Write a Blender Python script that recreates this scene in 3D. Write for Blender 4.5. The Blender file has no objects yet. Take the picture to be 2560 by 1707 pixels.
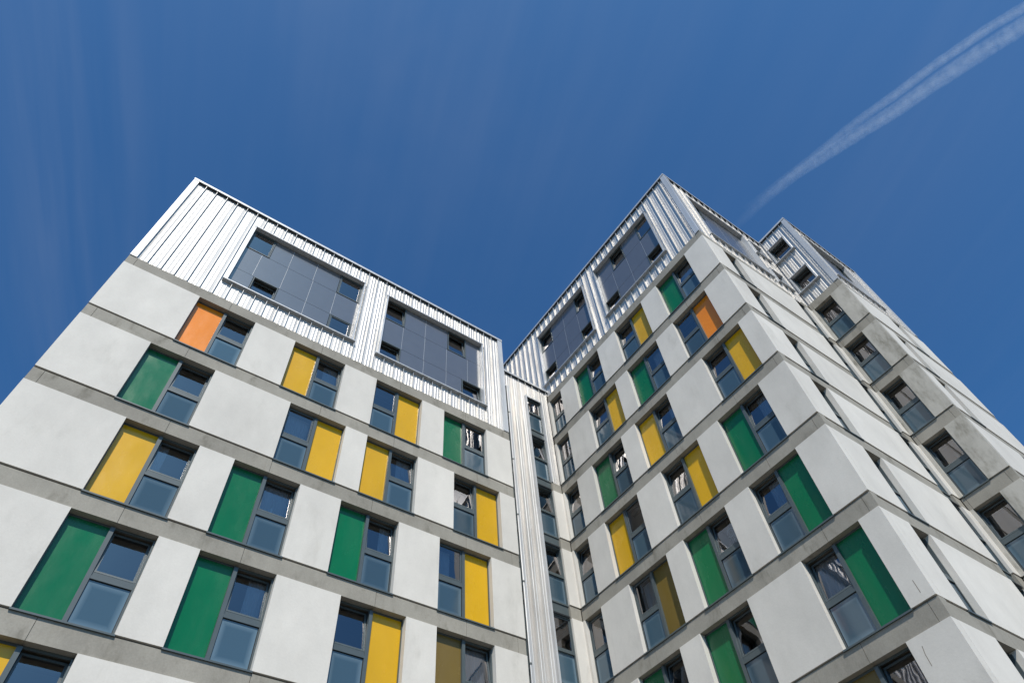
import bpy, bmesh, math, random
from mathutils import Vector, Matrix
random.seed(7)
rad = math.radians
S = bpy.context.scene

# ------------------------------------------------------------------ camera
cam_d = bpy.data.cameras.new('camera'); cam = bpy.data.objects.new('camera', cam_d)
S.collection.objects.link(cam); S.camera = cam
YAW, PIT, ROL, F = -0.6917, 0.9529, -0.1040, 1675.9276
def cam_axes():
    c, s = math.cos, math.sin
    fw = Vector((-s(YAW)*c(PIT), c(YAW)*c(PIT), s(PIT)))
    r0 = Vector((c(YAW), s(YAW), 0)); u0 = r0.cross(fw)
    return r0*c(ROL)+u0*s(ROL), -r0*s(ROL)+u0*c(ROL), fw
RX, UP, FW = cam_axes()
cam.matrix_world = Matrix(((RX.x, UP.x, -FW.x, 0), (RX.y, UP.y, -FW.y, 0), (RX.z, UP.z, -FW.z, 0), (0, 0, 0, 1)))
cam_d.sensor_width = 36.0; cam_d.lens = 36.0*F/2560.0
cam_d.clip_start = 0.05; cam_d.clip_end = 60000

# ------------------------------------------------------------------ sky, sun
SUN = Vector((-1.0, -1.82, 2.65)).normalized()       # direction towards the sun
ELEV = math.asin(SUN.z); AZ = math.atan2(SUN.x, SUN.y)
W = bpy.data.worlds.new('World'); S.world = W; W.use_nodes = True
nt = W.node_tree; nt.nodes.clear()
def N(nt, t, **k):
    n = nt.nodes.new(t)
    for a, b in k.items(): setattr(n, a, b)
    return n
sky = N(nt, 'ShaderNodeTexSky', sky_type='NISHITA', sun_disc=False)
sky.sun_elevation = ELEV; sky.sun_rotation = AZ; sky.altitude = 0; sky.air_density = 1.0; sky.dust_density = 1.6; sky.ozone_density = 6.0
bg = N(nt, 'ShaderNodeBackground'); bg.inputs['Strength'].default_value = 0.092
wo = N(nt, 'ShaderNodeOutputWorld')
# thin cirrus veils, a stretched noise over the sky directions
tc = N(nt, 'ShaderNodeTexCoord')
sxyz = N(nt, 'ShaderNodeSeparateXYZ'); nt.links.new(tc.outputs['Generated'], sxyz.inputs[0])
def wm(op, *a):
    m = N(nt, 'ShaderNodeMath', operation=op)
    for i, x in enumerate(a):
        if isinstance(x, (int, float)): m.inputs[i].default_value = x
        else: nt.links.new(x, m.inputs[i])
    return m.outputs[0]
zz = wm('MAXIMUM', sxyz.outputs[2], 0.05)                # position on a flat cloud layer
hx, hy = wm('DIVIDE', sxyz.outputs[0], zz), wm('DIVIDE', sxyz.outputs[1], zz)
cq = wm('SUBTRACT', wm('MULTIPLY', hx, 0.949), wm('MULTIPLY', hy, 0.314))     # across the fibres
cp = wm('ADD', wm('MULTIPLY', hx, 0.314), wm('MULTIPLY', hy, 0.949))          # along the fibres
def veil(sq, sp, scale, lo, hi, detail, rough=0.6, dist=0.4):
    cb = N(nt, 'ShaderNodeCombineXYZ'); nt.links.new(wm('MULTIPLY', cq, sq), cb.inputs[0]); nt.links.new(wm('MULTIPLY', cp, sp), cb.inputs[1])
    nz = N(nt, 'ShaderNodeTexNoise'); nz.inputs['Scale'].default_value = scale; nz.inputs['Detail'].default_value = detail
    nz.inputs['Roughness'].default_value = rough; nz.inputs['Distortion'].default_value = dist
    mr = N(nt, 'ShaderNodeMapRange'); mr.interpolation_type = 'SMOOTHSTEP'
    mr.inputs['From Min'].default_value = lo; mr.inputs['From Max'].default_value = hi
    nt.links.new(cb.outputs[0], nz.inputs['Vector']); nt.links.new(nz.outputs['Fac'], mr.inputs['Value']); return mr.outputs[0]
def blob(q0, p0, wq, wp):
    a = wm('DIVIDE', wm('SUBTRACT', cq, q0), wq); c = wm('DIVIDE', wm('SUBTRACT', cp, p0), wp)
    return wm('EXPONENT', wm('MULTIPLY', wm('ADD', wm('MULTIPLY', a, a), wm('MULTIPLY', c, c)), -1.0))
fib = veil(8.0, 0.7, 2.0, 0.30, 0.80, 4, 0.5, 0.2)
soft = veil(1.6, 1.0, 1.4, 0.25, 0.75, 4)
v1 = wm('MULTIPLY', wm('MULTIPLY', fib, blob(-0.48, 0.60, 0.09, 0.75)), 0.075)
v2 = wm('MULTIPLY', wm('MULTIPLY', wm('ADD', wm('MULTIPLY', fib, 0.35), soft), blob(0.06, 0.10, 0.26, 0.30)), 0.08)
v3 = wm('MULTIPLY', wm('MULTIPLY', fib, soft), 0.022)
v4 = wm('MULTIPLY', blob(0.80, 0.10, 0.25, 0.5), 0.02)
class _O: pass
mm = _O(); mm.outputs = [wm('ADD', wm('ADD', v1, v2), wm('ADD', v3, v4))]
mx = N(nt, 'ShaderNodeMix', data_type='RGBA'); mx.inputs[7].default_value = (6.0, 6.3, 6.9, 1)
nt.links.new(mm.outputs[0], mx.inputs[0]); 
tn = N(nt, 'ShaderNodeMix', data_type='RGBA', blend_type='MULTIPLY'); tn.inputs[0].default_value = 1; tn.inputs[7].default_value = (0.55, 1.08, 1.40, 1)
nt.links.new(sky.outputs[0], tn.inputs[6]); nt.links.new(tn.outputs[2], mx.inputs[6])
nt.links.new(mx.outputs[2], bg.inputs['Color']); nt.links.new(bg.outputs[0], wo.inputs['Surface'])

sd = bpy.data.lights.new('sun', 'SUN'); sun = bpy.data.objects.new('sun', sd); S.collection.objects.link(sun)
sd.energy = 4.7; sd.angle = rad(0.53); sd.color = (1.0, 0.93, 0.825)
sun.rotation_euler = (-SUN).to_track_quat('-Z', 'Y').to_euler(); sun.location = SUN*60
S.view_settings.view_transform = 'Standard'; S.view_settings.look = 'None'
S.view_settings.exposure = 0.0; S.view_settings.gamma = 1.0
S.render.engine = 'CYCLES'; S.cycles.max_bounces = 8; S.cycles.transparent_max_bounces = 16

# ------------------------------------------------------------------ materials
def new_mat(name):
    m = bpy.data.materials.new(name); m.use_nodes = True
    t = m.node_tree; b = t.nodes['Principled BSDF']; return m, t, b
def noise(t, scale, stretch=(1, 1, 1), detail=5.0, rough=0.6):
    g = N(t, 'ShaderNodeNewGeometry'); mp = N(t, 'ShaderNodeMapping'); mp.inputs['Scale'].default_value = stretch
    n = N(t, 'ShaderNodeTexNoise'); n.inputs['Scale'].default_value = scale; n.inputs['Detail'].default_value = detail; n.inputs['Roughness'].default_value = rough
    t.links.new(g.outputs['Position'], mp.inputs['Vector']); t.links.new(mp.outputs[0], n.inputs['Vector']); return n.outputs['Fac']
def mrange(t, v, a, b, c, d):
    m = N(t, 'ShaderNodeMapRange'); m.inputs['From Min'].default_value = a; m.inputs['From Max'].default_value = b
    m.inputs['To Min'].default_value = c; m.inputs['To Max'].default_value = d
    t.links.new(v, m.inputs['Value']); return m.outputs[0]
def mul(t, a, b):
    m = N(t, 'ShaderNodeMath', operation='MULTIPLY')
    for i, x in enumerate((a, b)):
        if isinstance(x, (int, float)): m.inputs[i].default_value = x
        else: t.links.new(x, m.inputs[i])
    return m.outputs[0]
def tint(t, col, v):
    m = N(t, 'ShaderNodeMix', data_type='RGBA', blend_type='MULTIPLY'); m.inputs[0].default_value = 1
    m.inputs[6].default_value = (*col, 1); t.links.new(v, m.inputs[7]); return m.outputs[2]
def tint_late(t, c, v):
    m = N(t, 'ShaderNodeMix', data_type='RGBA', blend_type='MULTIPLY'); m.inputs[0].default_value = 1
    t.links.new(c, m.inputs[6]); t.links.new(v, m.inputs[7]); return m.outputs[2]
def bump(t, b, v, dist, strength=1.0):
    n = N(t, 'ShaderNodeBump'); n.inputs['Distance'].default_value = dist; n.inputs['Strength'].default_value = strength
    t.links.new(v, n.inputs['Height']); t.links.new(n.outputs[0], b.inputs['Normal'])
def mixc(t, f, a, b):
    m = N(t, 'ShaderNodeMix', data_type='RGBA')
    t.links.new(f, m.inputs[0])
    for i, x in ((6, a), (7, b)):
        if isinstance(x, tuple): m.inputs[i].default_value = (*x, 1)
        else: t.links.new(x, m.inputs[i])
    return m.outputs[2]

def concrete(name, col, lo, hi, stain, stain_lo, rough=0.85, big=0.5, grain=0.03):
    m, t, b = new_mat(name)
    cloud = mrange(t, noise(t, 0.9, (1, 1, 0.6), 6, 0.65), 0.3, 0.7, lo, hi)
    fine = mrange(t, noise(t, 30.0, detail=5), 0.3, 0.7, 1-grain, 1+grain*0.8)
    oi = N(t, 'ShaderNodeObjectInfo'); rnd = mrange(t, oi.outputs['Random'], 0, 1, 0.94, 1.03)
    v = mul(t, mul(t, cloud, fine), rnd)
    base = tint(t, col, v)
    st = mrange(t, noise(t, big, (1.6, 1.6, 0.8), 8, 0.62), stain_lo, stain_lo+0.17, 0, 1)
    grime = mul(t, st, mrange(t, noise(t, 7.0, (1, 1, 0.35), 6), 0.35, 0.7, 0.15, 1))
    drip = mul(t, mrange(t, noise(t, 3.2, (1, 1, 0.10), 5, 0.7), 0.60, 0.78, 0, 1), mrange(t, noise(t, 0.8), 0.4, 0.6, 0, 0.55*min(1, stain*1.2)))
    base = mixc(t, drip, base, (col[0]*0.62, col[1]*0.60, col[2]*0.54))
    base2 = mixc(t, mul(t, grime, stain), base, (col[0]*0.38, col[1]*0.37, col[2]*0.33))
    t.links.new(base2, b.inputs['Base Color']); b.inputs['Roughness'].default_value = rough
    b.inputs['Specular IOR Level'].default_value = 0.3
    bump(t, b, noise(t, 18.0, detail=6), 0.004, 0.5)
    return m
M = {}
M['panel'] = concrete('pale_render', (0.675, 0.64, 0.585), 0.89, 1.05, 0.38, 0.565)
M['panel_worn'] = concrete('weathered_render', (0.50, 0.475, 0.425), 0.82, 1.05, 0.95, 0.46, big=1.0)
M['band'] = concrete('band_concrete', (0.325, 0.303, 0.26), 0.80, 1.10, 0.8, 0.53, big=1.5, grain=0.09)
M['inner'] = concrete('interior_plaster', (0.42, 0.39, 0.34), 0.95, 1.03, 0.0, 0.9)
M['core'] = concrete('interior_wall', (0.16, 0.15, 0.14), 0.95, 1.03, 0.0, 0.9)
M['roofing'] = concrete('roofing_felt', (0.18, 0.18, 0.18), 0.9, 1.1, 0.3, 0.5)

def metal_clad(name, col, metallic, rough):
    m, t, b = new_mat(name)
    stre = mrange(t, noise(t, 9.0, (1, 1, 0.03), 4), 0.3, 0.7, 0.86, 1.08)
    cl = mrange(t, noise(t, 1.3, (1, 1, 0.5), 4), 0.3, 0.7, 0.92, 1.05)
    t.links.new(tint(t, col, mul(t, stre, cl)), b.inputs['Base Color'])
    b.inputs['Metallic'].default_value = metallic
    t.links.new(mrange(t, noise(t, 5.0, (1, 1, 0.06), 3), 0.3, 0.7, rough-0.06, rough+0.08), b.inputs['Roughness'])
    bump(t, b, noise(t, 1.6, (1, 1, 0.3), 1.5), 0.010, 0.12)
    return m
M['clad'] = metal_clad('mill_finish_cladding', (0.61, 0.59, 0.565), 0.42, 0.42)
M['trim'] = metal_clad('pale_metal_trim', (0.56, 0.57, 0.585), 0.35, 0.5)

def plain(name, col, rough, metallic=0.0, spec=0.5, var=0.05, nscale=3.0, b_d=0.0):
    m, t, b = new_mat(name)
    t.links.new(tint(t, col, mrange(t, noise(t, nscale, detail=4), 0.3, 0.7, 1-var, 1+var)), b.inputs['Base Color'])
    b.inputs['Roughness'].default_value = rough; b.inputs['Metallic'].default_value = metallic
    b.inputs['Specular IOR Level'].default_value = spec
    if b_d: bump(t, b, noise(t, 1.5, detail=2), b_d, 0.5)
    return m
M['frame'] = plain('grey_window_frame', (0.078, 0.098, 0.104), 0.38, 0.0, 0.5, 0.06)
M['dark'] = plain('dark_gasket', (0.012, 0.012, 0.014), 0.7)
M['slate'] = plain('slate_cladding_board', (0.108, 0.110, 0.120), 0.24, 0.0, 1.0, 0.05, 2.0, 0.004)
M['slate'].node_tree.nodes['Principled BSDF'].inputs['IOR'].default_value = 1.75
def board(name, col):
    m, t, b = new_mat(name)
    oi = N(t, 'ShaderNodeObjectInfo')
    v = mul(t, mrange(t, noise(t, 0.8, (1, 1, 0.7), 4), 0.3, 0.7, 0.93, 1.06), mrange(t, oi.outputs['Random'], 0, 1, 0.93, 1.06))
    dust = mrange(t, noise(t, 2.2, (1, 1, 0.25), 6, 0.65), 0.45, 0.75, 0.0, 0.03)
    t.links.new(mixc(t, dust, tint(t, col, v), (0.42, 0.40, 0.34)), b.inputs['Base Color'])
    t.links.new(mrange(t, noise(t, 1.7, (1, 1, 0.4), 5), 0.3, 0.7, 0.15, 0.34), b.inputs['Roughness'])
    b.inputs['Specular IOR Level'].default_value = 0.5
    bump(t, b, noise(t, 1.1, (1, 1, 0.8), 2), 0.02, 0.5); return m
M['yellow'] = board('yellow_board', (0.66, 0.37, 0.006))
M['green'] = board('green_board', (0.0015, 0.140, 0.048))
M['orange'] = board('orange_board', (0.80, 0.235, 0.006))
M['olive'] = board('olive_board', (0.17, 0.115, 0.025))
M['rail'] = plain('blind_housing', (0.16, 0.12, 0.075), 0.5)  # brown of the painted soffit reflections, also used on the cracks
M['edge'] = plain('sash_edge_metal', (0.62, 0.63, 0.62), 0.35)  # pale colour imitating light on the sash sides
M['white'] = plain('white_ceramic', (0.82, 0.82, 0.80), 0.3)
M['pink'] = plain('pink_plastic', (0.65, 0.12, 0.25), 0.4)
M['grille'] = plain('dark_vent_metal', (0.035, 0.04, 0.045), 0.45)  # vent metal, also the painted shade under the copings
M['ground'] = concrete('paved_ground', (0.13, 0.12, 0.10), 0.8, 1.1, 0.4, 0.5)

m, t, b = new_mat('window_glass'); t.nodes.remove(b)
out = t.nodes['Material Output']; fr = N(t, 'ShaderNodeFresnel'); fr.inputs['IOR'].default_value = 1.5
gl = N(t, 'ShaderNodeBsdfGlossy'); gl.inputs['Roughness'].default_value = 0.015; gl.inputs['Color'].default_value = (0.95, 0.92, 0.94, 1)
tr = N(t, 'ShaderNodeBsdfTransparent'); tr.inputs['Color'].default_value = (0.62, 0.68, 0.72, 1)
ms = N(t, 'ShaderNodeMixShader'); fac = mrange(t, fr.outputs[0], 0.0, 1.0, 0.13, 1.9)
bn = N(t, 'ShaderNodeBump'); bn.inputs['Distance'].default_value = 0.006; bn.inputs['Strength'].default_value = 0.35
t.links.new(noise(t, 1.6, detail=1.5), bn.inputs['Height']); t.links.new(bn.outputs[0], gl.inputs['Normal'])
t.links.new(fac, ms.inputs[0]); t.links.new(tr.outputs[0], ms.inputs[1]); t.links.new(gl.outputs[0], ms.inputs[2]); t.links.new(ms.outputs[0], out.inputs[0])
M['glass'] = m

# obscured lower lights: blue-grey back-painted glass with a paler edge band
m, t, b = new_mat('obscured_glass')
uv = N(t, 'ShaderNodeUVMap'); uv.uv_map = 'UVMap'; sx = N(t, 'ShaderNodeSeparateXYZ'); t.links.new(uv.outputs[0], sx.inputs[0])
def edge(o):
    a = N(t, 'ShaderNodeMath', operation='SUBTRACT'); t.links.new(o, a.inputs[0]); a.inputs[1].default_value = 0.5
    c = N(t, 'ShaderNodeMath', operation='ABSOLUTE'); t.links.new(a.outputs[0], c.inputs[0]); return c.outputs[0]
mxm = N(t, 'ShaderNodeMath', operation='MAXIMUM'); t.links.new(edge(sx.outputs[0]), mxm.inputs[0]); t.links.new(edge(sx.outputs[1]), mxm.inputs[1])
e_ = mrange(t, mxm.outputs[0], 0.34, 0.50, 0, 1)
cc = mixc(t, e_, (0.045, 0.082, 0.112), (0.115, 0.17, 0.21))
oi_ = N(t, 'ShaderNodeObjectInfo'); cc = tint_late(t, cc, mrange(t, oi_.outputs['Random'], 0, 1, 0.85, 1.3))
t.links.new(cc, b.inputs['Base Color']); b.inputs['Roughness'].default_value = 0.07; b.inputs['Specular IOR Level'].default_value = 0.75
bump(t, b, noise(t, 1.2, detail=1.5), 0.006, 0.3)
M['obscured'] = m

m, t, b = new_mat('sheer_curtain')
t.links.new(tint(t, (0.62, 0.60, 0.60), mrange(t, noise(t, 6, (1, 1, 0.1)), 0.3, 0.7, 0.85, 1.1)), b.inputs['Base Color'])
b.inputs['Roughness'].default_value = 0.9; b.inputs['Transmission Weight'].default_value = 0.0
M['curtain'] = m

# ------------------------------------------------------------------ builders
FAC = {   # plane position; s = horizontal coordinate along the wall, d = depth behind its face
    'L': lambda s, d, z: (s, 13.8173+d, z),
    'R': lambda s, d, z: (14.3154+d, s, z),
    'S': lambda s, d, z: (s, 4.7054+d, z),
    'T': lambda s, d, z: (21.0707+d, s, z),
    'U': lambda s, d, z: (s, 3.0222+d, z),
    'C': lambda s, d, z: (s, 15.1247+d, z),
}
XL0, XL1, YL = -3.1418, 10.8297, 13.8173
XR, YS, YC = 14.3154, 4.7054, 15.1247
XS1, XT, YU, XU1 = 19.9254, 21.0707, 3.0222, 26.9
ZL, ZR, GZ = 24.8715, 30.5075, -1.6
def top(i): return 24.3892-2.8*(i-1)
def bot(i): return top(i)-0.4481
OPEN_H = top(1)-0.4481-top(2)

class MB:
    def __init__(s): s.bm = bmesh.new(); s.uv = s.bm.loops.layers.uv.new('UVMap')
    def hexa(s, p):
        v = [s.bm.verts.new(q) for q in p]
        for f in ((0, 1, 2, 3), (4, 5, 6, 7), (0, 1, 5, 4), (1, 2, 6, 5), (2, 3, 7, 6), (3, 0, 4, 7)): s.bm.faces.new([v[i] for i in f])
        return s
    def box(s, f, s0, s1, d0, d1, z0, z1, sh=0.0):      # sh: how far the top leans inwards
        g = FAC[f]
        return s.hexa([g(s0, d0, z0), g(s1, d0, z0), g(s1, d1, z0), g(s0, d1, z0), g(s0, d0+sh, z1), g(s1, d0+sh, z1), g(s1, d1+sh, z1), g(s0, d1+sh, z1)])
    def wbox(s, x0, x1, y0, y1, z0, z1):
        return s.hexa([(x0, y0, z0), (x1, y0, z0), (x1, y1, z0), (x0, y1, z0), (x0, y0, z1), (x1, y0, z1), (x1, y1, z1), (x0, y1, z1)])
    def quad(s, f, s0, s1, d, z0, z1, sh=0.0):
        g = FAC[f]; v = [s.bm.verts.new(q) for q in (g(s0, d, z0), g(s1, d, z0), g(s1, d+sh, z1), g(s0, d+sh, z1))]
        fa = s.bm.faces.new(v)
        for l, c in zip(fa.loops, ((0, 0), (1, 0), (1, 1), (0, 1))): l[s.uv].uv = c
        if f in 'RT': fa.normal_flip()
        return s
    def tube(s, pts, r, n=8, closed=False):
        rings = []
        P = [Vector(p) for p in pts]; k = len(P)
        for i, p in enumerate(P):
            a = P[(i-1) % k] if (closed or i > 0) else P[0]; c = P[(i+1) % k] if (closed or i < k-1) else P[-1]
            d = (c-a).normalized(); u = d.orthogonal().normalized() if abs(d.z) > .9 else d.cross(Vector((0, 0, 1))).normalized(); w = d.cross(u)
            rr = r[i] if isinstance(r, (list, tuple)) else r
            rings.append([s.bm.verts.new(p+(u*math.cos(2*math.pi*j/n)+w*math.sin(2*math.pi*j/n))*rr) for j in range(n)])
        for i in range(k if closed else k-1):
            A, B = rings[i], rings[(i+1) % k]
            for j in range(n): s.bm.faces.new((A[j], A[(j+1) % n], B[(j+1) % n], B[j]))
        if not closed:
            s.bm.faces.new(rings[0]); s.bm.faces.new(rings[-1])
        return s
    def build(s, name, mat, parent=None, recalc=True, smooth=False):
        if recalc and len(s.bm.faces) > 1: bmesh.ops.recalc_face_normals(s.bm, faces=s.bm.faces)
        me = bpy.data.meshes.new(name)
        root = parent
        while root is not None and root.parent is not None: root = root.parent
        if root is not None: bmesh.ops.translate(s.bm, verts=s.bm.verts, vec=-root.location)
        s.bm.to_mesh(me); s.bm.free(); me.materials.append(mat)
        if smooth:
            for p in me.polygons: p.use_smooth = True
        o = bpy.data.objects.new(name, me); S.collection.objects.link(o)
        if parent is not None: o.parent = parent
        return o
def thing(name, label, cat, loc, group=None):
    o = bpy.data.objects.new(name, None); S.collection.objects.link(o); o.location = loc
    o['label'] = label; o['category'] = cat
    if group: o['group'] = group
    return o
def tag(o, label, cat, group=None):
    o['label'] = label; o['category'] = cat
    if group: o['group'] = group
    return o

left = thing('apartment_block', 'shorter apartment block on the left, two wide dark grids in its silver ribbed top storeys', 'building', (4, 20, GZ))
right = thing('apartment_block', 'taller stepped apartment block on the right, its sharp corner facing the viewer', 'building', (19, 15, GZ))

# ------------------------------------------------------------------ windows
DP = 0.215      # depth of the coloured board behind the wall face
def sash(f, s0, s1, z0, z1, par, opened, d=0.17):
    sh = (z1-z0)*0.13 if opened else 0.0; w = 0.042; k = sh/(z1-z0)
    m = MB()
    m.box(f, s0, s1, d, d+0.05, z0, z0+w, k*w)
    m.box(f, s0, s1, d+k*(z1-z0-w), d+0.05+k*(z1-z0-w), z1-w, z1, k*w)
    for a, b_ in ((s0, s0+w), (s1-w, s1)): m.box(f, a, b_, d+k*w, d+0.05+k*w, z0+w, z1-w, k*(z1-z0-2*w))
    o = m.build('sash', M['frame'], par)
    if opened:
        for a, b_ in ((s0-0.004, s0+0.002), (s1-0.002, s1+0.004)):
            MB().box(f, a, b_, d+0.012, d+0.05, z0+0.05, z1-0.02, sh*0.93).build('sash_trim', M['edge'], o) if False else None
    return o, sh
def window(f, s0, s1, zt, par, colour=None, side='lo', opened=False, h=OPEN_H):
    """s0<s1; coloured board on the low or high s side; glazed half on the other"""
    z1 = zt+h
    mid = (s0+s1)/2; mw = 0.046
    if colour:
        b0, b1 = (s0, mid-mw) if side == 'lo' else (mid+mw, s1)
        g0, g1 = (mid+mw, s1) if side == 'lo' else (s0, mid-mw)
    else: g0, g1 = s0, s1; b0 = b1 = None
    fm = MB(); fd0, fd1 = 0.150, 0.24; tz0, tz1 = zt+1.07, zt+1.235
    fm.box(f, s0, s1, fd0, fd1, zt+0.03, zt+0.105)
    fm.box(f, s0, s1, fd0+0.05, fd1, z1-0.05, z1+0.01)
    if colour:
        fm.box(f, mid-mw, mid+mw, fd0-0.012, fd1, zt+0.105, z1-0.05)
        es = (g1-0.035, g1) if side == 'lo' else (g0, g0+0.035)
        fm.box(f, es[0], es[1], fd0, fd1, zt+0.105, z1-0.05)
        ba = (b0, b0+0.02) if side == 'lo' else (b1-0.02, b1)
        fm.box(f, ba[0], ba[1], fd0+0.02, fd1, zt+0.105, z1-0.05)
    else:
        for a, b_ in ((s0, s0+0.035), (s1-0.035, s1)): fm.box(f, a, b_, fd0, fd1, zt+0.105, z1-0.05)
    gg0 = g0+(0.035 if (not colour or side != 'lo') else 0); gg1 = g1-(0.035 if (not colour or side == 'lo') else 0)
    fm.box(f, gg0, gg1, fd0-0.006, fd1, tz0, tz0+0.07)
    fm.box(f, gg0, gg1, fd0+0.01, fd1-0.01, tz0+0.076, tz1-0.01)
    w = fm.build('window', M['frame'], par)
    MB().box(f, s0-0.02, s1+0.02, -0.014, 0.13, zt+0.003, zt+0.040).build('sill', M['frame'], w)
    if colour:
        bb0, bb1 = (b0+0.02, b1) if side == 'lo' else (b0, b1-0.02)
        MB().box(f, bb0, bb1, DP, DP+0.03, zt+0.105, z1-0.05).build('infill_panel', M[colour], w)
    gk = MB()      # thin gaskets round the lower light
    for a in ((gg0, gg1, zt+0.105, zt+0.117), (gg0, gg1, tz0-0.012, tz0), (gg0, gg0+0.012, zt+0.117, tz0-0.012), (gg1-0.012, gg1, zt+0.117, tz0-0.012)):
        gk.box(f, a[0], a[1], 0.163, 0.175, a[2], a[3])
    gk.build('gasket', M['dark'], w)
    MB().quad(f, gg0+0.012, gg1-0.012, 0.18, zt+0.117, tz0-0.012).build('lower_pane', M['obscured'], w)
    so, sh = sash(f, gg0+0.008, gg1-0.008, tz1, z1-0.07, w, opened, 0.165)
    q0, q1 = gg0+0.05, gg1-0.05; zz0, zz1 = tz1+0.042, z1-0.112; k = sh/(z1-0.07-tz1)
    MB().quad(f, q0, q1, 0.19+k*0.042, zz0, zz1, k*(zz1-zz0)).build('pane', M['glass'], w)
    if opened:
        e = MB()
        for a, b_ in (((gg1-0.008, gg1-0.002),) if f != 'T' else ((gg1-0.008, gg1-0.002),)): e.box(f, a, b_, 0.175, 0.21, tz1+0.01, z1-0.1, k*(z1-0.1-tz1-0.01))
        e.build('sash_edge', M['edge'], w)  # light reflected off the sash side, put into a pale strip
    MB().box(f, gg0, gg1, 0.36, 0.40, z1-0.10, z1-0.04).box(f, gg0, gg1, 0.46, 0.60, z1-0.20, z1-0.04).build('blind_housing', M['rail'], w)  # added brown boxes standing in for the soffit's reflection in the sash
    return w, (gg0, gg1, tz1, z1)
def small_window(f, s0, s1, z0, z1, par, opened=True, d=0.16, name='window'):
    m = MB(); w = 0.035
    m.box(f, s0, s1, d, d+0.08, z0, z0+w).box(f, s0, s1, d, d+0.08, z1-w, z1)
    m.box(f, s0, s0+w, d, d+0.08, z0+w, z1-w).box(f, s1-w, s1, d, d+0.08, z0+w, z1-w)
    o = m.build(name, M['frame'], par)
    so, sh = sash(f, s0+w+.006, s1-w-.006, z0+w, z1-w-0.01, o, opened, d+0.015)
    k = sh/(z1-z0-2*w-0.01)
    MB().quad(f, s0+0.08, s1-0.08, d+0.04+k*.045, z0+0.08, z1-0.09, k*(z1-z0-0.17)).build('pane', M['glass'], o)
    MB().box(f, s0, s1, d+0.2, d+0.3, z1-0.12, z1).build('blind_housing', M['rail'], o)  # added brown box, imitates the soffit's reflection
    return o

def curtain(f, s0, s1, z0, z1, label, folds=9, d=0.34, amp=0.009):
    m = MB(); n = folds*8; g = FAC[f]; rows = []
    ph = random.random()*6
    for j, z in enumerate((z0, z0+(z1-z0)*.5, z1)):
        row = []
        for i in range(n+1):
            u = i/n; s = s0+(s1-s0)*(u+(0.012*math.sin(u*17+j))) if 0 < i < n else s0+(s1-s0)*u
            dd = d+amp*math.sin(u*folds*2*math.pi+ph+0.3*j)*(1.15-0.3*j/2)
            row.append(m.bm.verts.new(g(s, dd, z)))
        rows.append(row)
    for a, b_ in zip(rows, rows[1:]):
        for i in range(n): m.bm.faces.new((a[i], a[i+1], b_[i+1], b_[i]))
    o = m.build('curtain', M['curtain'], None, smooth=True)
    return tag(o, label, 'curtain', 'curtains behind the windows')

# ------------------------------------------------------------------ masonry storeys
def panels(f, a, b, i, opens, par, mat='panel', d1=0.24):
    """wall panels of the storey under band i, leaving the openings"""
    zt, zb = top(i+1), bot(i)
    cur = a
    for o0, o1 in sorted(opens)+[(b, b)]:
        if o0-cur > 0.05:
            m = MB(); e = 0.004
            m.box(f, cur+(e if cur > a else 0), o0-(e if o0 < b else 0), 0.0, d1, zt+0.045, zb-0.006)
            m.build('wall_panel', M[mat], par)
        cur = o1
def band(f, a, b, i, joints, par, a_cap=True, mat='band', d1=0.30):
    m = MB(); zt, zb = top(i), bot(i); g = 0.005
    js = [a]+[j for j in sorted(joints) if a+0.1 < j < b-0.1]+[b]
    for p, q in zip(js, js[1:]):
        m.box(f, p+(g if p > a else 0), q-(g if q < b else 0), 0.026, d1, zb, zt)
    m.box(f, a+0.002, b-0.002, 0.06, d1-0.01, zb-0.001+0.01, zt+0.03)
    return m.build('concrete_band', M[mat], par)

# ---- left block, facade L (its storeys are numbered like the right block's: first masonry storey is 3)
LW = {3: [(-0.857, 'orange', 'lo', True), (2.30, 'yellow', 'lo', True), (5.28, 'yellow', 'hi', False), (7.98, 'green', 'lo', False)],
      4: [(-1.305, 'green', 'lo', True), (2.755, 'yellow', 'hi', False), (5.28, 'yellow', 'lo', True), (8.427, 'yellow', 'hi', True)],
      5: [(-0.85, 'yellow', 'lo', True), (1.853, 'green', 'lo', True), (4.84, 'green', 'lo', True), (7.973, 'yellow', 'hi', False)],
      6: [(-0.85, 'green', 'lo', True), (1.856, 'green', 'lo', True), (5.287, 'yellow', 'hi', True), (7.974, 'olive', 'lo', True)],
      7: [(-1.29, 'yellow', 'lo', True), (2.755, 'yellow', 'hi', False), (5.28, 'green', 'lo', True), (8.42, 'yellow', 'hi', True)]}
WW = 1.79
info = {}
for i, row in LW.items():
    ops = [(a, a+WW) for a, *_ in row]
    panels('L', XL0, XL1, i, ops, left)
    band('L', XL0, XL1, i, [XL0+0.25, XL1-0.27]+[a+WW/2+0.02 for a, *_ in row if a > XL0+1.5], left)
    for n, (a, c, sd_, op) in enumerate(row):
        info['L', i, n] = window('L', a, a+WW, top(i+1), left, c, sd_, op)
band('L', XL0, XL1, 8, [XL0+0.25, 0.1, 3.6, 6.2, 9.3], left)
MB().box('L', XL0, XL1, 0.0, 0.24, GZ, bot(8)).build('base_wall', M['panel'], left)
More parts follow.
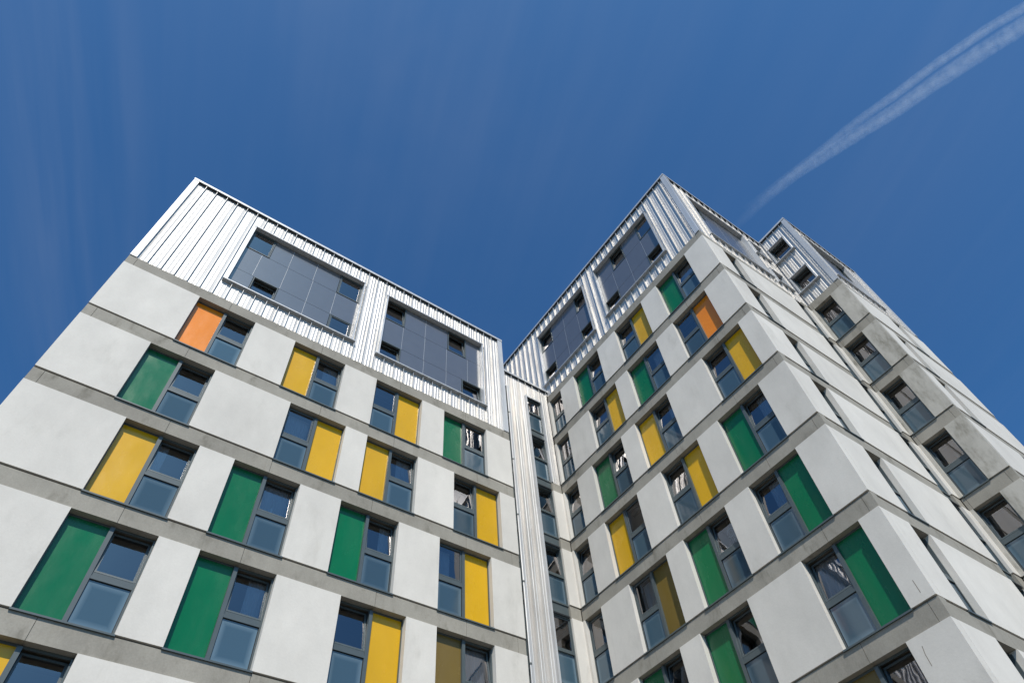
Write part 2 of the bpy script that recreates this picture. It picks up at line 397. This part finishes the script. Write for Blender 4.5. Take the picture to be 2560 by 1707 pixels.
# ---- right block, facade R
RW = {1: [(5.765, 'green', 'hi', True), (8.48, 'yellow', 'lo', True), (11.44, 'green', 'hi', True)],
      2: [(5.77, 'orange', 'lo', False), (8.49, 'green', 'hi', False), (11.0, 'yellow', 'lo', True)],
      3: [(5.32, 'yellow', 'lo', True), (8.915, 'yellow', 'hi', True), (11.47, 'green', 'hi', True)],
      4: [(5.77, 'green', 'hi', True), (8.47, 'yellow', 'lo', True), (11.46, 'yellow', 'hi', False)],
      5: [(5.76, 'green', 'lo', True), (8.47, 'green', 'hi', True), (11.0, 'olive', 'lo', False)],
      6: [(5.305, 'green', 'lo', True), (8.895, 'green', 'hi', True), (11.46, 'green', 'hi', True)],
      7: [(5.77, 'olive', 'hi', True), (8.47, 'green', 'lo', True), (11.0, 'yellow', 'lo', True)]}
WR = 1.765
for i, row in RW.items():
    ops = [(a, a+WR) for a, *_ in row]+[(14.165, 15.02)]
    panels('R', YS, YC, i, ops, right)
    band('R', YS, YC, i, [YS+0.25]+[a+WR/2+0.02 for a, *_ in row], right)
    for n, (a, c, sd_, op) in enumerate(row):
        info['R', i, n] = window('R', a, a+WR, top(i+1), right, c, sd_, op)
    info['R', i, 3] = window('R', 14.165, 15.02, top(i+1), right, None, 'lo', i in (3, 4))
band('R', YS, YC, 8, [YS+0.25, 6.2, 9.3, 12.0], right)
MB().box('R', YS, YC, 0.0, 0.24, GZ, bot(8)).build('base_wall', M['panel'], right)
# ---- facade S (turns the corner)
SW = {1: 15.46, 2: 15.46, 3: 15.88, 4: 15.485, 5: 15.90, 6: 15.487, 7: 15.92}
for i, a in SW.items():
    panels('S', XR+0.248, XS1, i, [(a, a+0.83)], right)
    band('S', XR+0.31, XS1, i, [16.9], right)
    window('S', a, a+0.83, top(i+1), right, None, 'lo', True)
band('S', XR+0.31, XS1, 8, [16.9], right)
MB().box('S', XR+0.248, XS1, 0.0, 0.24, GZ, bot(8)).build('base_wall', M['panel'], right)
# ---- facades T and U (the farther step)
for i in range(1, 8):
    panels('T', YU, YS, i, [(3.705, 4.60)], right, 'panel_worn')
    band('T', YU, YS, i, [YU+0.22, YS-0.12], right)
    info['T', i, 0] = window('T', 3.705, 4.60, top(i+1), right, None, 'lo', True)
    a = {1: 24.28, 2: 22.25, 3: 22.17, 4: 24.5, 5: 22.2, 6: 24.3, 7: 22.2}[i]
    panels('U', XT+0.248, XU1, i, [(a, a+0.83)], right)
    band('U', XT+0.31, XU1, i, [22.9], right)
    window('U', a, a+0.83, top(i+1), right, None, 'lo', True)
band('T', YU, YS, 8, [], right); band('U', XT+0.31, XU1, 8, [22.9], right)
MB().box('T', YU, YS, 0.0, 0.24, GZ, bot(8)).box('U', XT+0.248, XU1, 0.0, 0.24, GZ, bot(8)).build('base_wall', M['panel'], right)

# ---- recessed strips: slot between S and T, and the link C between the blocks
def strip(f, s0, s1, i0, i1, par, ztop, d=0.03):
    for i in range(i0, i1+1):
        z0 = top(i+1); z1 = min(bot(i), ztop)
        MB().box(f, s0, s1, d+0.08, d+0.2, z0-0.4481, z0).build('spandrel', M['slate'] if False else M['frame'], par)
        m = MB(); w = 0.045
        m.box(f, s0, s1, d+0.05, d+0.2, z0, z0+0.06).box(f, s0, s1, d+0.05, d+0.2, z1-0.05, z1)
        for a, b_ in ((s0, s0+w), (s1-w, s1)): m.box(f, a, b_, d+0.05, d+0.2, z0+0.06, z1-0.05)
        m.box(f, s0+w, s1-w, d+0.04, d+0.2, z0+1.07, z0+1.17)
        o = m.build('window', M['frame'], par)
        MB().box(f, s0+w, s1-w, d+0.0, d+0.08, z1+0.0, z1+0.02).box(f, s0+w, s1-w, d+0.0, d+0.08, z1+0.035, z1+0.05).build('trickle_vent', M['grille'], o)
        MB().quad(f, s0+w, s1-w, d+0.1, z0+0.06, z0+1.07).build('lower_pane', M['obscured'], o)
        opn = i % 2 == 0 or i == 3
        so, sh = sash(f, s0+w+.005, s1-w-.005, z0+1.17, z1-0.06, o, opn, d+0.07); k = sh/(z1-0.06-z0-1.17)
        MB().quad(f, s0+w+.045, s1-w-.045, d+0.09+k*.04, z0+1.21, z1-0.1, k*(z1-0.1-z0-1.21)).build('pane', M['glass'], o)
        MB().box(f, s0, s1, 0.42, 0.5, z1-0.16, z1-0.04).build('blind_housing', M['rail'], o)  # added brown box for the reflected soffit
strip('C', 13.05, 13.86, 1, 7, right, 23.66)
strip('C', 11.3, 11.97, 1, 7, right, 23.66)
strip('S', XS1+0.01, 20.65, 1, 7, right, 99)
# return pieces beside them, with their own bands
for i in range(1, 8):
    panels('S', 20.655, XT+0.0, i, [], right); band('S', 20.655, XT+0.015, i, [], right)
    if i >= 3:
        panels('C', 13.865, XR+0.0, i, [], right); band('C', 13.865, XR+0.015, i, [], right)
band('S', 20.655, XT+0.015, 8, [], right); band('C', 13.865, XR+0.015, 8, [], right)
MB().box('S', 20.655, XT-0.002, 0.0, 0.24, GZ, bot(8)).box('C', 13.865, XR-0.002, 0.0, 0.24, GZ, bot(8)).box('C', XL1, 13.86, 0.03, 0.24, GZ, bot(8)).box('S', XS1+0.002, 20.65, 0.03, 0.24, GZ, bot(8)).build('base_wall', M['panel'], right)

# ------------------------------------------------------------------ standing-seam cladding
PAN = 0.095
def prof(t, L):      # depth of the pan across one module
    d = PAN-0.010*math.sin(math.pi*t)
    for c in (0.40, 0.68):
        d -= 0.009*max(0.0, 1-abs(t-c)*L/0.022)
    return d
def cladding(f, s0, s1, z0, z1, holes, ph, par, mod=0.4035, zfun=None, ztrim=0.13, edge_lo=0.0, edge_hi=0.0, name='metal_cladding'):
    a, b = s0+edge_lo, s1-edge_hi
    ribs = []; k = math.ceil((a-ph)/mod)
    while ph+k*mod < b: ribs.append(ph+k*mod); k += 1
    def free(s):
        zlo = zfun(s) if zfun else z0
        iv = [(zlo, z1-0.02)]
        for h in holes:
            if h[0] < s < h[1]:
                n = []
                for p, q in iv:
                    if h[2] > p: n.append((p, min(q, h[2])))
                    if h[3] < q: n.append((max(p, h[3]), q))
                iv = n
        return iv
    m = MB(); g = FAC[f]
    pts = []
    for j in range(-1, len(ribs)):
        r0 = ribs[j] if j >= 0 else (ribs[0]-mod if ribs else a)
        for t in (0.0, 0.1, 0.22, 0.345, 0.40, 0.455, 0.55, 0.625, 0.68, 0.735, 0.85, 0.93):
            s = r0+t*mod
            if a < s < b: pts.append((s, prof(t, mod)))
    cuts = [a, b]+[h[0] for h in holes]+[h[1] for h in holes]
    allp = sorted(set([round(p[0], 5) for p in pts]+[round(c, 5) for c in cuts if a <= c <= b]))
    def dep(s):
        t = ((s-ph)/mod) % 1.0; return prof(t, mod)
    for p, q in zip(allp, allp[1:]):
        if q-p < 1e-4: continue
        for za, zb in free((p+q)/2):
            if zb-za < 0.02: continue
            v = [m.bm.verts.new(x) for x in (g(p, dep(p), za), g(q, dep(q), za), g(q, dep(q), zb), g(p, dep(p), zb))]
            m.bm.faces.new(v)
    o = m.build(name, M['clad'], par, recalc=False)
    r = MB()
    for s in ribs:
        for za, zb in free(s):
            if zb-za > 0.05: r.box(f, s-0.009, s+0.009, 0.012, PAN+0.02, za+0.002, zb-0.0)
    ro = r.build('standing_seams', M['clad'], o)
    tr_ = MB()
    for h in holes:
        h0, h1, za, zb = h
        tr_.box(f, h0-0.07, h1+0.07, -0.012, 0.24, zb, zb+0.05)
        tr_.box(f, h0-0.055, h0, 0.0, 0.24, za, zb); tr_.box(f, h1, h1+0.055, 0.0, 0.24, za, zb)
        tr_.box(f, h0-0.14, h1+0.14, -0.045, 0.24, za-0.045, za)
    if edge_lo: tr_.box(f, s0, a, 0.0, PAN+0.05, z0, z1-ztrim)
    if edge_hi: tr_.box(f, b, s1, 0.0, PAN+0.05, z0, z1-ztrim)
    tr_.build('trim', M['trim'], o)
    return o
def bay(f, s0, s1, z0, z1, rows, par, d=0.19):
    """rows: list from top of (z_low, z_high, [boundaries], {index of window cells})"""
    bk = MB().box(f, s0, s1, d+0.05, d+0.09, z0, z1) if False else None
    g = 0.007
    root = None
    for (zl, zh, bs, wins) in rows:
        for j, (p, q) in enumerate(zip(bs, bs[1:])):
            if j in wins: continue
            m = MB().box(f, p+g, q-g, d, d+0.02, zl+g, zh-g)
            o = m.build('cladding_board', M['slate'], par)
    # backing behind boards only (dark joints) and pale vertical joint strips
    b = MB(); js = MB()
    for (zl, zh, bs, wins) in rows:
        for j, (p, q) in enumerate(zip(bs, bs[1:])):
            if j in wins: continue
            b.box(f, p, q, d+0.021, d+0.06, zl, zh)
        for j, p in enumerate(bs[1:-1]):
            if j in wins or j+1 in wins: continue
            js.box(f, p-0.0045, p+0.0045, d-0.001, d+0.0205, zl+g, zh-g)
    b.build('board_backing', M['dark'], par); js.build('joint_strip', M['trim'], par)
    for (zl, zh, bs, wins) in rows:
        for j, (p, q) in enumerate(zip(bs, bs[1:])):
            if j in wins:
                small_window(f, p+0.01, q-0.01, zl+0.012, zh-0.012, par, wins[j], d-0.02)
def coping(segs, par, name='parapet_coping'):
    m = MB(); k = MB()
    for a in segs:
        m.box(*a); k.box(a[0], a[1]+0.03, a[2]-0.03, 0.006, 0.30, a[5]-0.03, a[5]-0.002)
    o = m.build(name, M['trim'], par); k.build('soffit', M['grille'], o)  # dark box under the coping, its shade put into the colour
    return o

z3 = top(3)
# L bays
Lb1 = (-0.43, 4.10, 19.80, 23.76); Lb2 = (5.20, 9.73, 19.74, 23.74)
cladding('L', XL0, XL1, z3+0.004, ZL, [Lb1, Lb2], -2.645, left, edge_lo=0.19, edge_hi=0.23)
bay('L', *Lb1, [(22.43, 23.76, [-0.43, 0.46, 1.19, 2.18, 3.15, 4.10], {0: False, 4: False}),
                (20.93, 22.43, [-0.43, 0.20, 1.20, 2.20, 3.15, 4.10], {}),
                (19.80, 20.93, [-0.43, 0.27, 1.18, 2.20, 3.15, 4.02, 4.10], {1: True, 4: False})], left)
bay('L', *Lb2, [(22.38, 23.74, [5.20, 6.13, 7.07, 8.13, 9.02, 9.73], {0: True, 3: True}),
                (20.90, 22.38, [5.20, 6.10, 7.08, 8.10, 9.10, 9.73], {}),
                (19.74, 20.90, [5.20, 6.10, 7.10, 8.11, 8.82, 9.73], {0: True, 4: True})], left)
CT = 0.115
coping([('L', XL0-0.01, XL1+0.01, -0.015, 0.42, ZL-CT, ZL)], left)
# R metal
z1r = top(1)
Rb1 = (6.50, 10.34, 25.33, 29.36); Rb2 = (11.33, 15.14, 25.30, 29.36)
cladding('R', YS, 21.0, z1r+0.004, ZR, [Rb1, Rb2], 5.111, right, edge_lo=0.22, zfun=lambda s: z1r+0.004 if s < YC+0.0 else ZL-0.3)
bay('R', *Rb1, [(28.05, 29.36, [6.50, 7.36, 8.42, 9.30, 10.34], {0: False, 2: True}),
                (26.50, 28.05, [6.50, 7.38, 8.42, 9.42, 10.34], {}),
                (25.33, 26.50, [6.50, 7.40, 8.43, 9.42, 10.34], {0: True, 3: True})], right)
bay('R', *Rb2, [(28.05, 29.36, [11.33, 12.22, 13.22, 14.20, 15.14], {0: True, 3: True}),
                (26.50, 28.05, [11.33, 12.25, 13.25, 14.25, 15.14], {}),
                (25.30, 26.50, [11.33, 12.25, 13.25, 14.25, 15.14], {0: True, 3: True})], right)
# S metal
Sb = (15.55, 19.28, 25.33, 29.36)
Sh = [Sb, (19.86, 20.66, 28.13, 29.4), (19.86, 20.66, 25.35, 26.6)]
cladding('S', XR+0.10, XT+0.05, z1r+0.004, ZR, Sh, XR+0.32, right, edge_lo=0.12)
bay('S', *Sb, [(28.05, 29.36, [15.55, 16.45, 17.45, 18.4, 19.28], {0: True}),
               (26.50, 28.05, [15.55, 16.45, 17.45, 18.4, 19.28], {}),
               (25.33, 26.50, [15.55, 16.45, 17.45, 18.4, 19.28], {0: True})], right)
for h in Sh[1:]: small_window('S', h[0]+.01, h[1]-.01, h[2]+.01, h[3]-.01, right, True, 0.15)
# T, U metal
Th = [(3.66, 4.58, 28.13, 29.4), (3.66, 4.58, 25.35, 26.6)]
cladding('T', YU, YS+0.05, z1r+0.004, ZR, Th, YU+0.41, right, edge_lo=0.2)
for h in Th: small_window('T', h[0]+.01, h[1]-.01, h[2]+.01, h[3]-.01, right, True, 0.15)
Ub = (21.85, 25.1, 25.33, 29.3)
cladding('U', XT+0.10, XU1, z1r+0.004, ZR, [Ub], XT+0.45, right, edge_lo=0.12, edge_hi=0.2)
bay('U', *Ub, [(28.05, 29.3, [21.85, 22.7, 23.5, 24.3, 25.1], {3: True}), (26.5, 28.05, [21.85, 22.7, 23.5, 24.3, 25.1], {}), (25.33, 26.5, [21.85, 22.7, 23.5, 24.3, 25.1], {3: True})], right)
coping([('R', YS-0.015, 21.0, -0.015, 0.42, ZR-CT, ZR), ('S', XR+0.42, XT+0.02, -0.015, 0.42, ZR-CT, ZR),
        ('T', YU-0.015, YS-0.02, -0.015, 0.42, ZR-CT, ZR), ('U', XT+0.42, XU1+0.01, -0.015, 0.42, ZR-CT, ZR)], right)
# link C: metal column, roof coping, metal return above band 3
Ch = [(13.05, 13.86, -5, 23.66), (11.3, 11.97, -5, 23.66)]
def cz(s): return GZ if s < 13.86 else top(3)+0.004
o = cladding('C', XL1-0.2, XR+0.05, GZ, ZL, [], 12.13, right, mod=0.31, zfun=None) if False else None
def clad_simple(segs, ph, par, mod):
    m = MB(); r = MB(); g = FAC['C']
    for (a, b, za, zb) in segs:
        s = a; step = 0.0
        ks = [a]; k = math.ceil((a-ph)/mod)
        P = sorted(set([round(a, 4), round(b, 4)]+[round(ph+(kk+t)*mod, 4) for kk in range(k-1, k+int((b-a)/mod)+2) for t in (0, .1, .22, .345, .4, .455, .55, .625, .68, .735, .85, .93) if a < ph+(kk+t)*mod < b]))
        for p, q in zip(P, P[1:]):
            dp, dq = prof(((p-ph)/mod) % 1, mod), prof(((q-ph)/mod) % 1, mod)
            m.bm.faces.new([m.bm.verts.new(x) for x in (g(p, dp, za), g(q, dq, za), g(q, dq, zb), g(p, dp, zb))])
        kk = k
        while ph+kk*mod < b-0.02:
            if ph+kk*mod > a+0.02: r.box('C', ph+kk*mod-0.009, ph+kk*mod+0.009, 0.012, PAN+0.02, za, zb)
            kk += 1
    o = m.build('metal_cladding', M['clad'], par, recalc=False)
    r.build('standing_seams', M['clad'], o)
    t = MB()
    t.box('C', 12.975, 13.05, -0.03, 0.2, GZ, 23.73).box('C', 13.86, 13.93, -0.012, 0.2, top(3)+0.004, 23.73).box('C', 13.05, 13.86, -0.012, 0.2, 23.66, 23.73)
    t.box('C', 11.97, 12.05, -0.02, 0.2, GZ, 23.73).box('C', 11.3, 11.97, -0.012, 0.2, 23.66, 23.73)
    t.build('trim', M['trim'], o)
    return o
clad_simple([(12.05, 12.975, GZ, ZL-0.02), (XL1, 11.3, GZ, ZL-0.02), (11.3, 12.05, 23.73, ZL-0.02), (12.975, 13.93, 23.73, ZL-0.02), (13.93, XR+0.06, top(3)+0.004, ZL-0.02)], 12.28, right, 0.40)
coping([('C', XL1-0.2, XR+0.10, -0.015, 0.42, ZL-CT, ZL)], right)
# rainwater pipes: beside the window strip of the link, and in the recess by the left block
def pipe(x, y, z0, z1, r=0.045):
    m = MB().tube([(x, y, z0), (x, y, z1)], r, 12)
    z = z0+1.0
    o = m.build('drainpipe', M['trim'], right, smooth=True)
    b = MB()
    while z < z1: b.tube([(x, y, z), (x, y, z+0.05)], r+0.014, 12); z += 2.8
    b.build('pipe_bracket', M['frame'], o, smooth=False)
pipe(11.92, YC-0.04, GZ, 23.6, 0.03)

# ------------------------------------------------------------------ interiors: floors, core, roofs, hidden walls
def mass(par, x0, x1, y0, y1, zroof, lv, inset=2.6):
    m = MB()
    for i in lv: m.wbox(x0, x1, y0, y1, bot(i)+0.03, top(i)-0.03)
    m.build('floor_slab', M['inner'], par)
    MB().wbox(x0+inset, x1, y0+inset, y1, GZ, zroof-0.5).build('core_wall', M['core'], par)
    MB().wbox(x0, x1+0.02, y0, y1+0.02, zroof-0.45, zroof-0.18).build('roof_deck', M['roofing'], par)
mass(left, XL0+0.24, XL1-0.25, YL+0.31, 25.0, ZL, range(2, 9), 2.6)
mass(right, XR+0.31, 20.2, YS+0.31, 25.0, ZR, range(0, 9), 2.6)
mass(right, XT+0.31, XU1-0.25, YU+0.31, 25.0, ZR, range(0, 9), 2.6)
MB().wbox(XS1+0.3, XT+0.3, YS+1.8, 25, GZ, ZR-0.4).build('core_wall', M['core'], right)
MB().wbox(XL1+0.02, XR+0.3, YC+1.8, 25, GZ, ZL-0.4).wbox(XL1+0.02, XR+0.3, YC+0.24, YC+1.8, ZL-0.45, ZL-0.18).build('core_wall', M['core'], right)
MB().wbox(XL0, XL0+0.2, YL+0.245, 25, GZ, ZL-0.15).wbox(XL1-0.2, XL1, YL+0.245, 25, GZ, ZL-0.15).wbox(XL0, XL1, 25.0, 25.2, GZ, ZL-0.15).build('side_wall', M['panel'], left)
MB().wbox(XU1-0.2, XU1, YU+0.245, 25, GZ, ZR-0.15).wbox(XR, XU1, 25.0, 25.2, GZ, ZR-0.15).build('side_wall', M['panel'], right)
# solid wall behind the cladding boards so no daylight leaks round them
b_ = MB()
def behind(f, a, b, z0, z1, holes, d0=0.32, d1=0.4):
    ss = sorted(set([a, b]+[h[0] for h in holes]+[h[1] for h in holes]))
    for p, q in zip(ss, ss[1:]):
        iv = [(z0, z1)]; c = (p+q)/2
        for h in holes:
            if h[0] < c < h[1]:
                n = []
                for u, v in iv:
                    if h[2] > u: n.append((u, min(v, h[2])))
                    if h[3] < v: n.append((max(u, h[3]), v))
                iv = n
        for u, v in iv:
            if v > u: b_.box(f, p, q, d0, d1, u, v)
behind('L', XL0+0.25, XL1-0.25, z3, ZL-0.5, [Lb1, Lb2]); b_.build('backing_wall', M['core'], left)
b_ = MB()
behind('R', YS+0.5, 21, z1r, ZR-0.5, [Rb1, Rb2]); behind('S', XR+0.5, XT, z1r, ZR-0.5, Sh); behind('T', YU+0.4, YS, z1r, ZR-0.5, Th); behind('U', XT+0.5, XU1-.3, z1r, ZR-0.5, [Ub])
b_.build('backing_wall', M['core'], right)

# ------------------------------------------------------------------ curtains and things on the sills
def cur(key, a, b, label, folds=7, d=0.34):
    g0, g1, z0, z1 = info[key][1]
    if key[0] != 'L' and False: a, b = 1-b, 1-a
    curtain(key[0], g0+(g1-g0)*a+0.02, g0+(g1-g0)*b-0.02, z0-0.9, z1-0.02, label, folds, 0.42)
cur(('L', 4, 1), 0.0, 0.97, 'full sheer curtain left of a yellow panel, second painted storey of the left block', 8)
cur(('L', 3, 1), 0.35, 1.0, 'pale curtain right of the yellow panel that follows the orange one, left block', 5)
cur(('L', 5, 1), 0.0, 1.0, 'pale gathered curtain behind two white ornaments, right of a green panel', 9)
cur(('L', 6, 1), 0.45, 1.0, 'half-drawn pale curtain right of the second large green panel from the left bottom corner', 5)
cur(('L', 4, 2), 0.35, 1.0, 'pale curtain behind the open window right of the middle yellow panel, left block', 5)
cur(('L', 5, 2), 0.55, 1.0, 'narrow pale curtain behind the pink ornament, right of a green panel on the left block', 4)
cur(('L', 5, 3), 0.1, 0.7, 'pale curtain left of the yellow panel above the olive one, left block', 6)
cur(('L', 6, 3), 0.05, 1.0, 'grey curtain right of the olive panel at the bottom of the left block', 8)
cur(('L', 5, 0), 0.0, 0.35, 'pale curtain edge right of the largest whole yellow panel near the left edge', 3)
cur(('R', 1, 0), 0.2, 0.9, 'pale curtain right of the topmost green panel on the right block', 6)
cur(('R', 2, 1), 0.1, 0.8, 'pale curtain beside the green panel diagonally below left of the orange one, right block', 6)
cur(('R', 4, 0), 0.1, 0.6, 'bluish curtain right of the green panel in the fourth painted storey, right block', 5)
cur(('R', 3, 1), 0.0, 0.5, 'pale curtain right of a yellow panel in the third painted storey, right block', 4)
cur(('R', 5, 0), 0.1, 0.6, 'pale curtain left of the green panel in the fifth painted storey, near the corner', 5)
cur(('R', 5, 2), 0.2, 0.8, 'drab curtain in the closed window left of the olive panel, right block', 5)
cur(('R', 6, 0), 0.2, 1.0, 'grey curtain left of the largest green panel by the corner of the right block', 7)

def ornament(f, s, z, d, h, label, mat='white'):
    g = FAC[f]; m = MB(); pts = [(0, 0.030), (0.10, 0.042), (0.35, 0.05), (0.6, 0.032), (0.72, 0.02), (0.8, 0.03), (0.92, 0.028), (1.0, 0.008)]
    m.tube([g(s, d, z+p*h) for p, _ in pts], [r*h/0.22 for _, r in pts], 12)
    return tag(m.build('ornament', M[mat], None, smooth=True), label, 'ornament', 'ornaments on the window ledges')
g0, g1, z0, z1 = info['L', 5, 1][1]
ornament('L', g0+0.36, z0+0.0, 0.27, 0.26, 'taller white ornament on the ledge in front of the gathered curtain')
ornament('L', g0+0.58, z0+0.0, 0.27, 0.17, 'shorter white ornament on the ledge in front of the gathered curtain')
g0, g1, z0, z1 = info['L', 4, 0][1]
ornament('L', g0+0.58, z0, 0.26, 0.13, 'small white ornament right of the topmost green panel near the left edge')
g0, g1, z0, z1 = info['L', 5, 2][1]
ornament('L', g0+0.45, z0, 0.26, 0.12, 'small pink ornament on a ledge right of a green panel, left block', 'pink')
# narrow ledge boards inside carry them
for k in (('L', 5, 1), ('L', 4, 0), ('L', 5, 2)):
    a, b2, c, _ = info[k][1]; MB().box('L', a, b2, 0.21, 0.33, c-0.03, c-0.001).build('ledge', M['inner'], info[k][0])
# dream catcher behind the glass of the green-panelled window, storey 5
g0, g1, z0, z1 = info['R', 5, 1][1]
g = FAC['R']; cs, cz_, R_ = g0+0.42*(g1-g0), z1-0.52, 0.13; dd = 0.42
m = MB(); m.tube([g(cs+R_*math.cos(a*math.pi/12), dd, cz_+R_*math.sin(a*math.pi/12)) for a in range(24)], 0.009, 6, closed=True)
dc = m.build('dreamcatcher', M['white'], None, smooth=True)
tag(dc, 'round white dreamcatcher with hanging feathers behind a window of the right block', 'dreamcatcher')
m = MB()
for k in range(8):
    a, b2 = k*math.pi/4, (k+3)*math.pi/4
    m.tube([g(cs+R_*math.cos(a), dd, cz_+R_*math.sin(a)), g(cs+R_*math.cos(b2), dd, cz_+R_*math.sin(b2))], 0.002, 4)
m.tube([g(cs, dd, cz_+R_), g(cs, dd, z1-0.1)], 0.003, 4)
m.build('web', M['white'], dc)
for off, ln in ((-0.09, 0.13), (-0.03, 0.2), (0.04, 0.2), (0.09, 0.13)):
    z_ = cz_-math.sqrt(max(0, R_**2-off**2))
    MB().tube([g(cs+off, dd, z_), g(cs+off, dd, z_-ln*0.4), g(cs+off, dd, z_-ln*0.7), g(cs+off, dd, z_-ln)], [0.003, 0.003, 0.014, 0.002], 6).build('feather', M['white'], dc)

# rusty hairline cracks in two render panels near the corner
for pts in ([(4.962, 8.10), (4.958, 7.96), (4.957, 7.80)], [(5.506, 6.92), (5.536, 6.76), (5.538, 6.52)]):
    m = MB()
    for (a, z0), (b2, z1) in zip(pts, pts[1:]):
        m.hexa([FAC['R'](a-.006, -.0015, z0), FAC['R'](a+.006, -.0015, z0), FAC['R'](a+.006, .004, z0), FAC['R'](a-.006, .004, z0),
                FAC['R'](b2-.006, -.0015, z1), FAC['R'](b2+.006, -.0015, z1), FAC['R'](b2+.006, .004, z1), FAC['R'](b2-.006, .004, z1)])
    m.build('crack', M['rail'], right)
# ------------------------------------------------------------------ ground
gm = MB().wbox(-400, 400, -400, 400, GZ-0.3, GZ).build('ground', M['ground']); gm['kind'] = 'structure'

# ------------------------------------------------------------------ contrail, high above
def ray(px, py): return FW+RX*((px-1280)/F)-UP*((py-853.5)/F)
ALT = 3000.0
m, t, b = new_mat('ice_trail'); t.nodes.remove(b)
out = t.nodes['Material Output']
lw = N(t, 'ShaderNodeLayerWeight'); lw.inputs['Blend'].default_value = 0.5
fc = mrange(t, lw.outputs['Facing'], 0.0, 1.0, 1.0, 0.0)
pw = N(t, 'ShaderNodeMath', operation='POWER'); t.links.new(fc, pw.inputs[0]); pw.inputs[1].default_value = 2.2
nz = mrange(t, noise(t, 0.03, detail=7, rough=0.65), 0.3, 0.72, 0.35, 1.0)
at = N(t, 'ShaderNodeAttribute'); at.attribute_name = 'trail_amount'
al = mul(t, mul(t, mul(t, pw.outputs[0], nz), at.outputs['Fac']), 0.34)
df = N(t, 'ShaderNodeBsdfDiffuse'); df.inputs['Color'].default_value = (0.72, 0.82, 0.92, 1)
tl = N(t, 'ShaderNodeBsdfTranslucent'); tl.inputs['Color'].default_value = (0.72, 0.82, 0.92, 1)
ad = N(t, 'ShaderNodeMixShader'); ad.inputs[0].default_value = 0.65; t.links.new(df.outputs[0], ad.inputs[1]); t.links.new(tl.outputs[0], ad.inputs[2])
tp = N(t, 'ShaderNodeBsdfTransparent'); ms = N(t, 'ShaderNodeMixShader')
t.links.new(al, ms.inputs[0]); t.links.new(tp.outputs[0], ms.inputs[1]); t.links.new(ad.outputs[0], ms.inputs[2]); t.links.new(ms.outputs[0], out.inputs[0])
M['trail'] = m
def strand(pix, seed):
    """pix: (px, py, halfwidth px, density) -> tube following the flight path at one altitude"""
    rnd = random.Random(seed); mb = MB(); pts = []; rs = []; den = []
    for (p, q) in zip(pix, pix[1:]):
        n = 14
        for k in range(n):
            u = k/n; v = [p[j]+(q[j]-p[j])*u for j in range(4)]
            r = ray(v[0], v[1]); P = r*(ALT/r.z); pts.append(P); rs.append(v[2]*0.86*P.length/F*(1+rnd.uniform(-.05, .05))); den.append(v[3])
    lay = mb.bm.verts.layers.float.new('trail_amount'); n = 16; rings = []
    for i, P in enumerate(pts):
        d = (pts[min(i+1, len(pts)-1)]-pts[max(i-1, 0)]).normalized(); u = d.cross(Vector((0, 0, 1))).normalized(); w = d.cross(u); ring = []
        for j in range(n):
            a = 2*math.pi*j/n; rr = rs[i]*(1+rnd.uniform(-.03, .03))
            v = mb.bm.verts.new(P+(u*math.cos(a)+w*math.sin(a))*rr); v[lay] = den[i]; ring.append(v)
        rings.append(ring)
    for A, B in zip(rings, rings[1:]):
        for j in range(n): mb.bm.faces.new((A[j], A[(j+1) % n], B[(j+1) % n], B[j]))
    return mb
tr_root = thing('contrail', 'white double condensation trail crossing the blue sky above the right block', 'contrail', (4000, 1500, ALT))
up = [(2680, -60, 13, .9), (2560, 19, 13, .9), (2468, 73, 12, .9), (2334, 165, 12, .8), (2238, 237, 12, .7), (2143, 304, 12, .5), (2028, 396, 11, .35), (1932, 470, 11, .2), (1856, 528, 10, 0)]
lo = [(2680, -10, 21, .9), (2560, 63, 21, .9), (2468, 121, 21, .9), (2334, 209, 20, .85), (2238, 277, 19, .8), (2143, 336, 18, .7), (2066, 386, 17, .6), (1990, 436, 15, .45), (1925, 488, 13, .28), (1867, 540, 14, .1), (1820, 585, 14, 0)]
strand(up, 3).build('trail_strand', M['trail'], tr_root, smooth=True)
strand(lo, 5).build('trail_strand', M['trail'], tr_root, smooth=True)
for o in S.objects:
    if o.name.startswith('trail_strand'): pass
